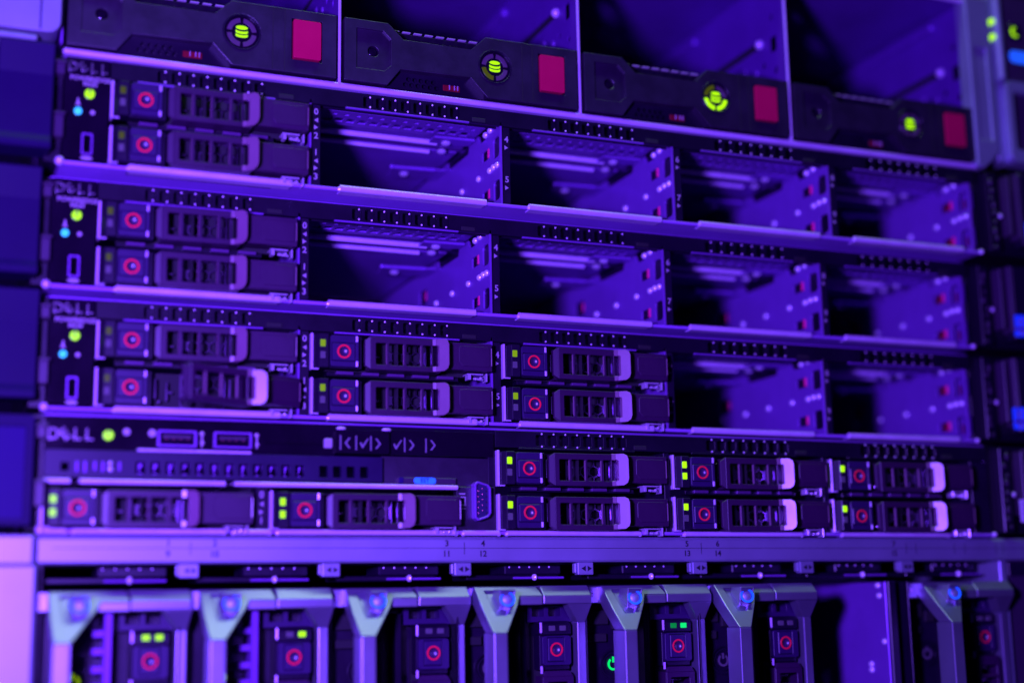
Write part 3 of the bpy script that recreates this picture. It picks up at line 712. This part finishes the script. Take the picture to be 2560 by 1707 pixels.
def m_sled():
    b = MB()
    out = [(1.2, .6), (19.3, .6), (24.9, 7.9), (55.4, 8.4), (62.9, .6), (104.8, .6), (104.8, 27.1), (62.4, 27.1), (56.0, 20.9), (26.2, 20.9), (19.6, 27.1), (1.2, 27.1)]
    octa = [(6.2, 6.3), (17.9, 6.3), (20.8, 8.9), (20.8, 20.2), (17.5, 23.4), (6.2, 23.4)]
    red = rect(86.5, 98.9, 6.1, 23.4)
    b.plate(out, [octa, circ(66.6, 14.6, 7.6, 20), red], -2.6, 3.0)
    return b.mesh('bezel', 'grain_plastic', .6, 2)
def sled(i, label, segs):
    t = thing('server_sled', label, 'server module', (EX[i], -3.4, 180.4), 'black server modules with red buttons')
    obj('bezel', shared('sledbezel', m_sled), t)
    obj('octagon_recess', shared('octa', lambda: MB().plate([(6, 6), (18, 6), (21, 8.8), (21, 20.4), (17.6, 23.6), (6, 23.6)], [circ(13.5, 14.4, 2.3, 20)], -1.6, 2.5).mesh('octagon_recess', 'grain_plastic', .15)), t)
    obj('thumb_screw', shared('thumb', lambda: MB().ball((13.5, .3, 14.4), 2.2, 16, 8, sy=.5).mesh('thumb_screw', 'gloss_black')), t)
    for x in (78.8, 83.6):
        obj('seam', shared(('seam', x), lambda: MB().box(x-.18, x+.18, -2.72, -2.3, .8, 26.9).mesh('seam', 'dark_void')), t)
    obj('rear_plate', shared('srear', lambda: MB().box(1.6, 104, 3.2, 180, 1.2, 26).mesh('rear_plate', 'black_steel', .2)), t)
    obj('lower_vent', shared('svent', lambda: MB().plate([(18, .8), (64, .8), (56, 9), (24, 9)], hex_holes(27, 44, 2, 7.4, 1.1, .8), 1.2, 2.2).mesh('lower_vent', 'black_steel')), t)
    obj('red_latch', shared('sredl', lambda: MB().box(44.5, 52, .8, 2, 2.6, 5.2).mesh('red_latch', 'dark_red', .3)), t)
    for x in (47, 49.2, 50.6):
        obj('latch_pin', shared(('lp', x), lambda: MB().box(x, x+.35, .3, .9, 3, 5.0).mesh('latch_pin', 'chrome')), t)
    for j in range(8):
        obj('top_tab', shared('ttab', lambda: MB().box(0, 3.6, 1.8, 3.4, 26.0, 26.5).mesh('top_tab', 'white_print', .2)), t, (22.3+4.93*j, 0, 0))
    bd = obj('badge', shared('badge', lambda: MB().disc(66.6, 14.6, 7.4, -1.9, 2, 36).mesh('badge', 'gloss_black', .3)), t)
    obj('badge_rim', shared('brim', lambda: MB().ring(66.6, 14.6, 7.55, 6.9, -2.75, -1.5, 40).mesh('badge_rim', 'black_plastic', .2)), bd)
    for q in range(4):
        def seg():
            a = [math.radians(90*q+7+76*i/8) for i in range(9)]
            p = [(66.6+5.9*math.cos(x), 14.6+5.9*math.sin(x)) for x in a]+[(66.6+4.0*math.cos(x), 14.6+4.0*math.sin(x)) for x in reversed(a)]
            return MB().plate(p, [], -2.15, -1.8).mesh('ring_segment', segs[q], .08)
        obj('ring_segment', shared(('seg', q, segs[q]), seg), bd)
    for j, z in enumerate((16.5, 14.75, 13.25)):
        def disk():
            c = 66.6; dr = lambda a: math.sqrt(max(0, 1-math.cos(a)**2))
            A = [math.radians(180*i/12) for i in range(13)]
            if j == 0: top = [(c+2.3*math.cos(a), z+.8*dr(a)) for a in A]; bot = [(c+2.3*math.cos(a), z-.7*dr(a)) for a in reversed(A)][1:-1]
            else: top = [(c+2.35*math.cos(a), z+.75-.65*dr(a)) for a in A]; bot = [(c+2.35*math.cos(a), z-.1-.65*dr(a)) for a in reversed(A)]
            return MB().plate(top+bot, [], -2.2, -1.8).mesh('disk_light', 'green_led', .0)
        obj('disk_light', shared(('dk', j), disk), bd)
    obj('release_button', shared('sred', lambda: MB().plate(rect(87.0, 98.3, 6.7, 22.8, .7), [], -3.3, 1.0).mesh('release_button', 'red_plastic', .5, 2)), t)
    return t
g0 = 'grey_seg'
mat('grey_seg', (0.09, 0.05, 0.08), 0.35)
sled(0, 'first black server module from the left, left side cut off by the silver ear', (g0, g0, g0, g0))
sled(1, 'second black server module from the left, sharp, dark red button and green badge', (g0, g0, 'green_led_dim', g0))
sled(2, 'third black server module from the left, lower half of its badge ring lit green', (g0, 'green_led_dim', 'green_led', 'green_led'))
sled(3, 'rightmost black server module, next to the silver right ear', (g0, g0, g0, g0))

# ------------------------------------------------------------------ blade enclosure at the bottom
SLOT0, SP = -25.4, 53.2
def blade_enclosure():
    t = thing('blade_enclosure', 'silver blade enclosure along the bottom with numbered slots', 'server enclosure', (0, 0, 0))
    prof = [(-1.0, -10.8), (-1.6, -10.0), (-1.6, -2.0), (-.4, -.7), (8, -.7), (8, -10.8)]
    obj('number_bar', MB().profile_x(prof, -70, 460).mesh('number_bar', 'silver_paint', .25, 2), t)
    obj('engraved_line', MB().box(-20, 440, -1.66, -1.5, -5.35, -5.15).mesh('engraved_line', 'black_print'), t)
    o = MB(); o.plate([(-80, -160), (-25.2, -160), (-25.2, -10.9), (-80, -10.9)], [], -7, 6); obj('left_post', o.mesh('left_post', 'silver_paint', 1.2, 2), t)
    obj('left_cap', MB().box(-80, -26.5, -8.5, -1.8, -11.5, -.9).mesh('left_cap', 'silver_paint', 1.0, 2), t)
    obj('left_liner', MB().box(-25.1, -22.6, 2, 120, -160, -11).mesh('left_liner', 'dark_purple', .3), t)
    obj('right_post', MB().box(399.6, 403.8, -1.2, 120, -160, -10.9).mesh('right_post', 'silver_paint', .5), t)
    obj('right_panel', MB().box(404, 470, 1, 6, -160, -10.9).mesh('right_panel', 'dark_purple', .4), t)
    obj('print_panel', MB().box(406, 430, .4, 1.2, -18, -11.5).mesh('print_panel', 'black_plastic', .3), t)
    tops = [1, 2, 3, 4, 5, 6, 7, 8]
    # printed numbers in pairs and the short crossing ticks
    xs = {1: 20.2, 2: 37.0, 3: 127.6, 4: 142.8, 5: 234.8, 6: 249.6, 7: 340.5, 8: 356}
    for n in range(1, 8):
        obj('lettering', text_mesh(str(n), 2.35, 'black_print'), t, (xs[n], -1.66, -3.5))
        obj('lettering', text_mesh(str(n+8), 2.35, 'black_print'), t, (xs[n]-.1, -1.66, -7.5))
    for x in (28.2, 134.9, 241.6, 347.2, 352.5, 374, 380, 398, 402):
        obj('tick_mark', MB().box(x-.12, x+.12, -1.68, -1.5, -7.7, -3.0).mesh('tick_mark', 'black_print'), t)
    for k in range(7):
        x = 27.8+SP*k
        tb = obj('slot_tab', MB().box(x-3.4, x+3.6, -1.5, 2, -15.9, -10.9).box(x-4.4, x-3.5, -.6, 2, -15.2, -11.2).mesh('slot_tab', 'silver_paint', .35, 2), t)
        obj('arrow', tri_mesh('black_print', 1.9, 2.2, False), tb, (x-.9, -1.58, -13.4)); obj('arrow', tri_mesh('black_print', 1.9, 2.2, True), tb, (x+1.9, -1.58, -13.4))
    for k in range(8):
        x = SLOT0+SP*k
        obj('latch_plate', MB().box(x+4, x+44, 5, 22, -17.6, -15.6).mesh('latch_plate', 'black_steel', .4), t)
        o = MB(); o.box(x+22, x+47, 9, 26, -15.4, -11.6); obj('guide_block', o.mesh('guide_block', 'black_plastic', .5), t)
        obj('latch_lip', MB().tube((x+24, 4.6, -16.8), (x+46, 4.6, -16.8), .5, 8).mesh('latch_lip', 'steel'), t)
        obj('rivet', rivet_mesh(), t, (x+33, 4.2, -16.6))
        for j in range(5): obj('guide_stud', vent_dot_mesh(), t, (x+24+4.4*j, 8.9, -12.4))
    obj('inner_roof', MB().box(-24, 400, 8, 200, -11.4, -10.9).mesh('inner_roof', 'black_steel'), t)
    obj('inner_back', MB().box(-24, 400, 200, 201, -160, -11).mesh('inner_back', 'black_steel'), t)
    wl = obj('slot_wall', MB().plate([(-1, -160), (190, -160), (190, -20), (-1, -20)], [], 334.6, 335.4, plane='YZ').mesh('slot_wall', 'steel', .2), t)
    for (yy, zz) in ((4, -21.5), (3.4, -26), (1.5, -46), (12, -56), (12, -58.5)):
        obj('rivet', rivet_mesh(), wl, (334.4, yy, zz))
    obj('dark_strip', MB().box(335.6, 339.8, -2, 150, -160, -19.6).mesh('dark_strip', 'black_plastic', .4), t)
    return t
blade_enclosure()

def zdepth(x, z):   # sloping top facet of the blade handle
    return -4.0-(-20.3-z)*1.02
def m_handle():
    b = MB()
    # sloping triangle facet with thickness
    tri = [(4.6, -20.4), (31.0, -20.4), (32.4, -24.2), (22.5, -24.2), (19.8, -28.0), (11.2, -38.0), (5.6, -38.0), (4.8, -30)]
    rec = [(8.4, -22.0), (17.8, -22.0), (17.2, -27.5), (13.6, -31.4), (9.6, -31.4)]
    b.plate(tri, [rec], 0, 9, yf=zdepth); b.plate([(8.0, -21.7), (18.2, -21.7), (17.6, -27.8), (13.8, -31.8), (9.2, -31.8)], [], 1.6, 3, yf=zdepth)
    # left leg
    b.box(5.6, 11.2, -22.0, -11.5, -160, -38.0)
    # bar front right below facet
    b.box(20, 32.2, -7.9, 2, -27.6, -24.2)
    # right part of bar: chamfer + front
    prof = [(-4.0, -20.2), (3, -20.2), (3, -27.4), (-7.6, -27.4), (-7.8, -24.1)]
    b.profile_x(prof, 32.6, 53.6)
    b.plate([(43.5, -27.3), (54.4, -27.3), (53.2, -34.5), (49.4, -34.5)], [], 0, 6, yf=lambda x, z: (-6.5 if z > -30 else -2.4)); b.box(49.4, 53.2, -2.4, 6, -160, -34.5)
    b.quadbox([(53.6, -7.4, -27.3), (54.8, -3.5, -25.2), (54.8, -3.5, -24.4), (53.6, -7.6, -24.2), (53.6, 3, -27.3), (54.8, 3, -25.2), (54.8, 3, -24.4), (53.6, 3, -20.4)])
    # left bracket to the chassis
    b.plate([(-1.5, -20.6), (6, -20.6), (8.0, -27.4), (-1.5, -27.4)], [], -1.0, 6)
    return b.mesh('handle', 'handle_paint', .4, 2)
def m_wedge():
    b = MB()
    b.plate([(11.2, -21.6), (17.8, -21.6), (17.6, -28.0), (14.2, -31.4), (12.6, -30.4)], [], -5.0, 3.0, yf=lambda x, z: zdepth(x, -25.3)+(z+25.3)*-.25 if z > -29 else zdepth(x, -25.3)+3.2)
    return b.mesh('lock_wedge', 'handle_paint', .3)
def m_comb():
    b = MB(); b.box(24.5, 27.0, -2, 8, -160, -27.6)
    for i in range(16): b.box(20.5, 24.5, -1, 6, -34-6.2*i-2.4, -34-6.2*i)
    return b.mesh('vent_comb', 'steel', .2)
def power_symbol_mesh(state):
    def f():
        a = [math.radians(-235+290*i/24) for i in range(25)]
        p = [(2.6*math.cos(x), 2.6*math.sin(x)) for x in a]+[(1.7*math.cos(x), 1.7*math.sin(x)) for x in reversed(a)]
        b = MB(); b.plate(p, [], -.15, .15); b.box(-.45, .45, -.15, .15, .6, 3.0)
        return b.mesh('power_symbol', state)
    return shared(('psym', state), f)
def blade(slot, label, dx, dy, power, comb):
    x = SLOT0+SP*(slot-1)+dx
    t = thing('blade_server', label, 'blade server', (x, dy, 0), 'blade servers in the silver enclosure')
    h = obj('handle', shared('bhandle', m_handle), t)
    w_ = obj('lock_wedge', shared('bwedge', m_wedge), h)
    yr = zdepth(0, -25.4)-5.2
    tilt = (math.atan(1.02)*-.75, 0, 0)
    rg = obj('blue_ring', shared('bring', lambda: MB().ring(0, 0, 2.95, 2.2, -.35, .2, 36).mesh('blue_ring', 'blue_ring', .1)), w_, (14.4, yr, -25.3), (math.radians(-12), 0, math.radians(-8)))
    obj('lock_button', shared('bbtn', lambda: MB().ball((0, .6, 0), 2.25, 20, 10, sy=.45).mesh('lock_button', 'silver_paint')), w_, (14.4, yr, -25.3), (math.radians(-12), 0, math.radians(-8)))
    obj('face_plate', shared('bface', lambda: MB().box(1, 52, 9, 150, -160, -19.8).mesh('face_plate', 'black_plastic', .4)), t)
    obj('left_plate', shared('bleft', lambda: MB().box(-2.2, -1.6, -3, 150, -160, -20).mesh('left_plate', 'black_steel', .1)), t)
    if comb: obj('vent_comb', shared('comb', m_comb), t)
    else:
        obj('inner_rail', shared('brail', lambda: MB().box(26.0, 28.4, 1, 9, -160, -30).mesh('inner_rail', 'black_steel', .3)), t)
        for i in range(3): obj('face_box', shared(('fb', i), lambda: MB().box((3.5, 14.5, 3.5)[i], (13, 20, 12)[i], 7, 9, (-36, -38, -43)[i], (-30, -33, -39.5)[i]).mesh('face_box', 'dark_void', .4)), t)
    # frame above the drive
    o = shared('dframe', lambda: MB().plate(rect(30, 49.2, -34.4, -27.6), [rect(32, 37.4, -32.2, -28.6, .3), rect(39.2, 44.6, -32.2, -28.6, .3)], 3, 9).mesh('drive_frame', 'block_plastic', .3))
    obj('drive_frame', o, t)
    pb = obj('power_button', shared('bpow', lambda: MB().ring(0, 0, 6.0, 5.3, -.8, .4, 32).ring(0, 0, 4.4, 4.0, -.7, .4, 32).mesh('power_button', 'black_steel', .15)), t, (15.2, 8.8, -52))
    obj('power_symbol', power_symbol_mesh(power), pb, (0, -.4, 0))
    obj('hook_screw', shared('hscr', lambda: MB().ball((0, 0, 0), 1.0, 10, 6, sy=.5).mesh('hook_screw', 'bright_steel')), t, (1.2, -1.4, -24))
    return x
off = ('led_off', 'led_off')
BL = [(1, 'first blade from the left in the silver enclosure, beside the bright left post', -.3, 0, 'green_led_half', True, ('green_led', 'green_led')),
      (2, 'second blade from the left in the silver enclosure, one green drive light', -1.2, 0, 'green_led_half', True, ('green_led', 'led_off')),
      (3, 'third blade from the left in the silver enclosure', .6, 1.0, 'led_off', False, off),
      (4, 'fourth blade from the left in the silver enclosure', -1.0, 0, 'led_off', False, off),
      (5, 'fifth blade from the left, green power symbol lit on its face', 1.4, .8, 'emerald_led', False, ('emerald_led', 'emerald_led_dim')),
      (6, 'sixth blade from the left, standing beside the empty slot', 0, 0, 'led_off', False, off),
      (8, 'rightmost blade, standing alone right of the empty slot', .4, 0, 'led_off', False, off)]
ordn = {1: 'first', 2: 'second', 3: 'third', 4: 'fourth', 5: 'fifth', 6: 'sixth', 8: 'rightmost'}
for slot, lab, dx, dy, pw, comb, leds in BL:
    x = blade(slot, lab, dx, dy, pw, comb)
    drive('upright drive in the '+ordn[slot]+' blade of the silver enclosure', (x+33.3, 3.6+dy, -33.0), leds, rot=(0, math.radians(90), 0), group='upright drives in the blades', teeth=False)

# ------------------------------------------------------------------ rack posts carrying it all
for nm, x0, x1 in (('left', -80, -47.8), ('right', 455, 490)):
    t = thing('rack_post', 'dark steel rack post behind the '+nm+' ears of the servers', 'rack post', (0, 0, 0))
    obj('post', MB().box(x0, x1, 8, 60, -170, 300).mesh('post', 'black_steel', .6), t)
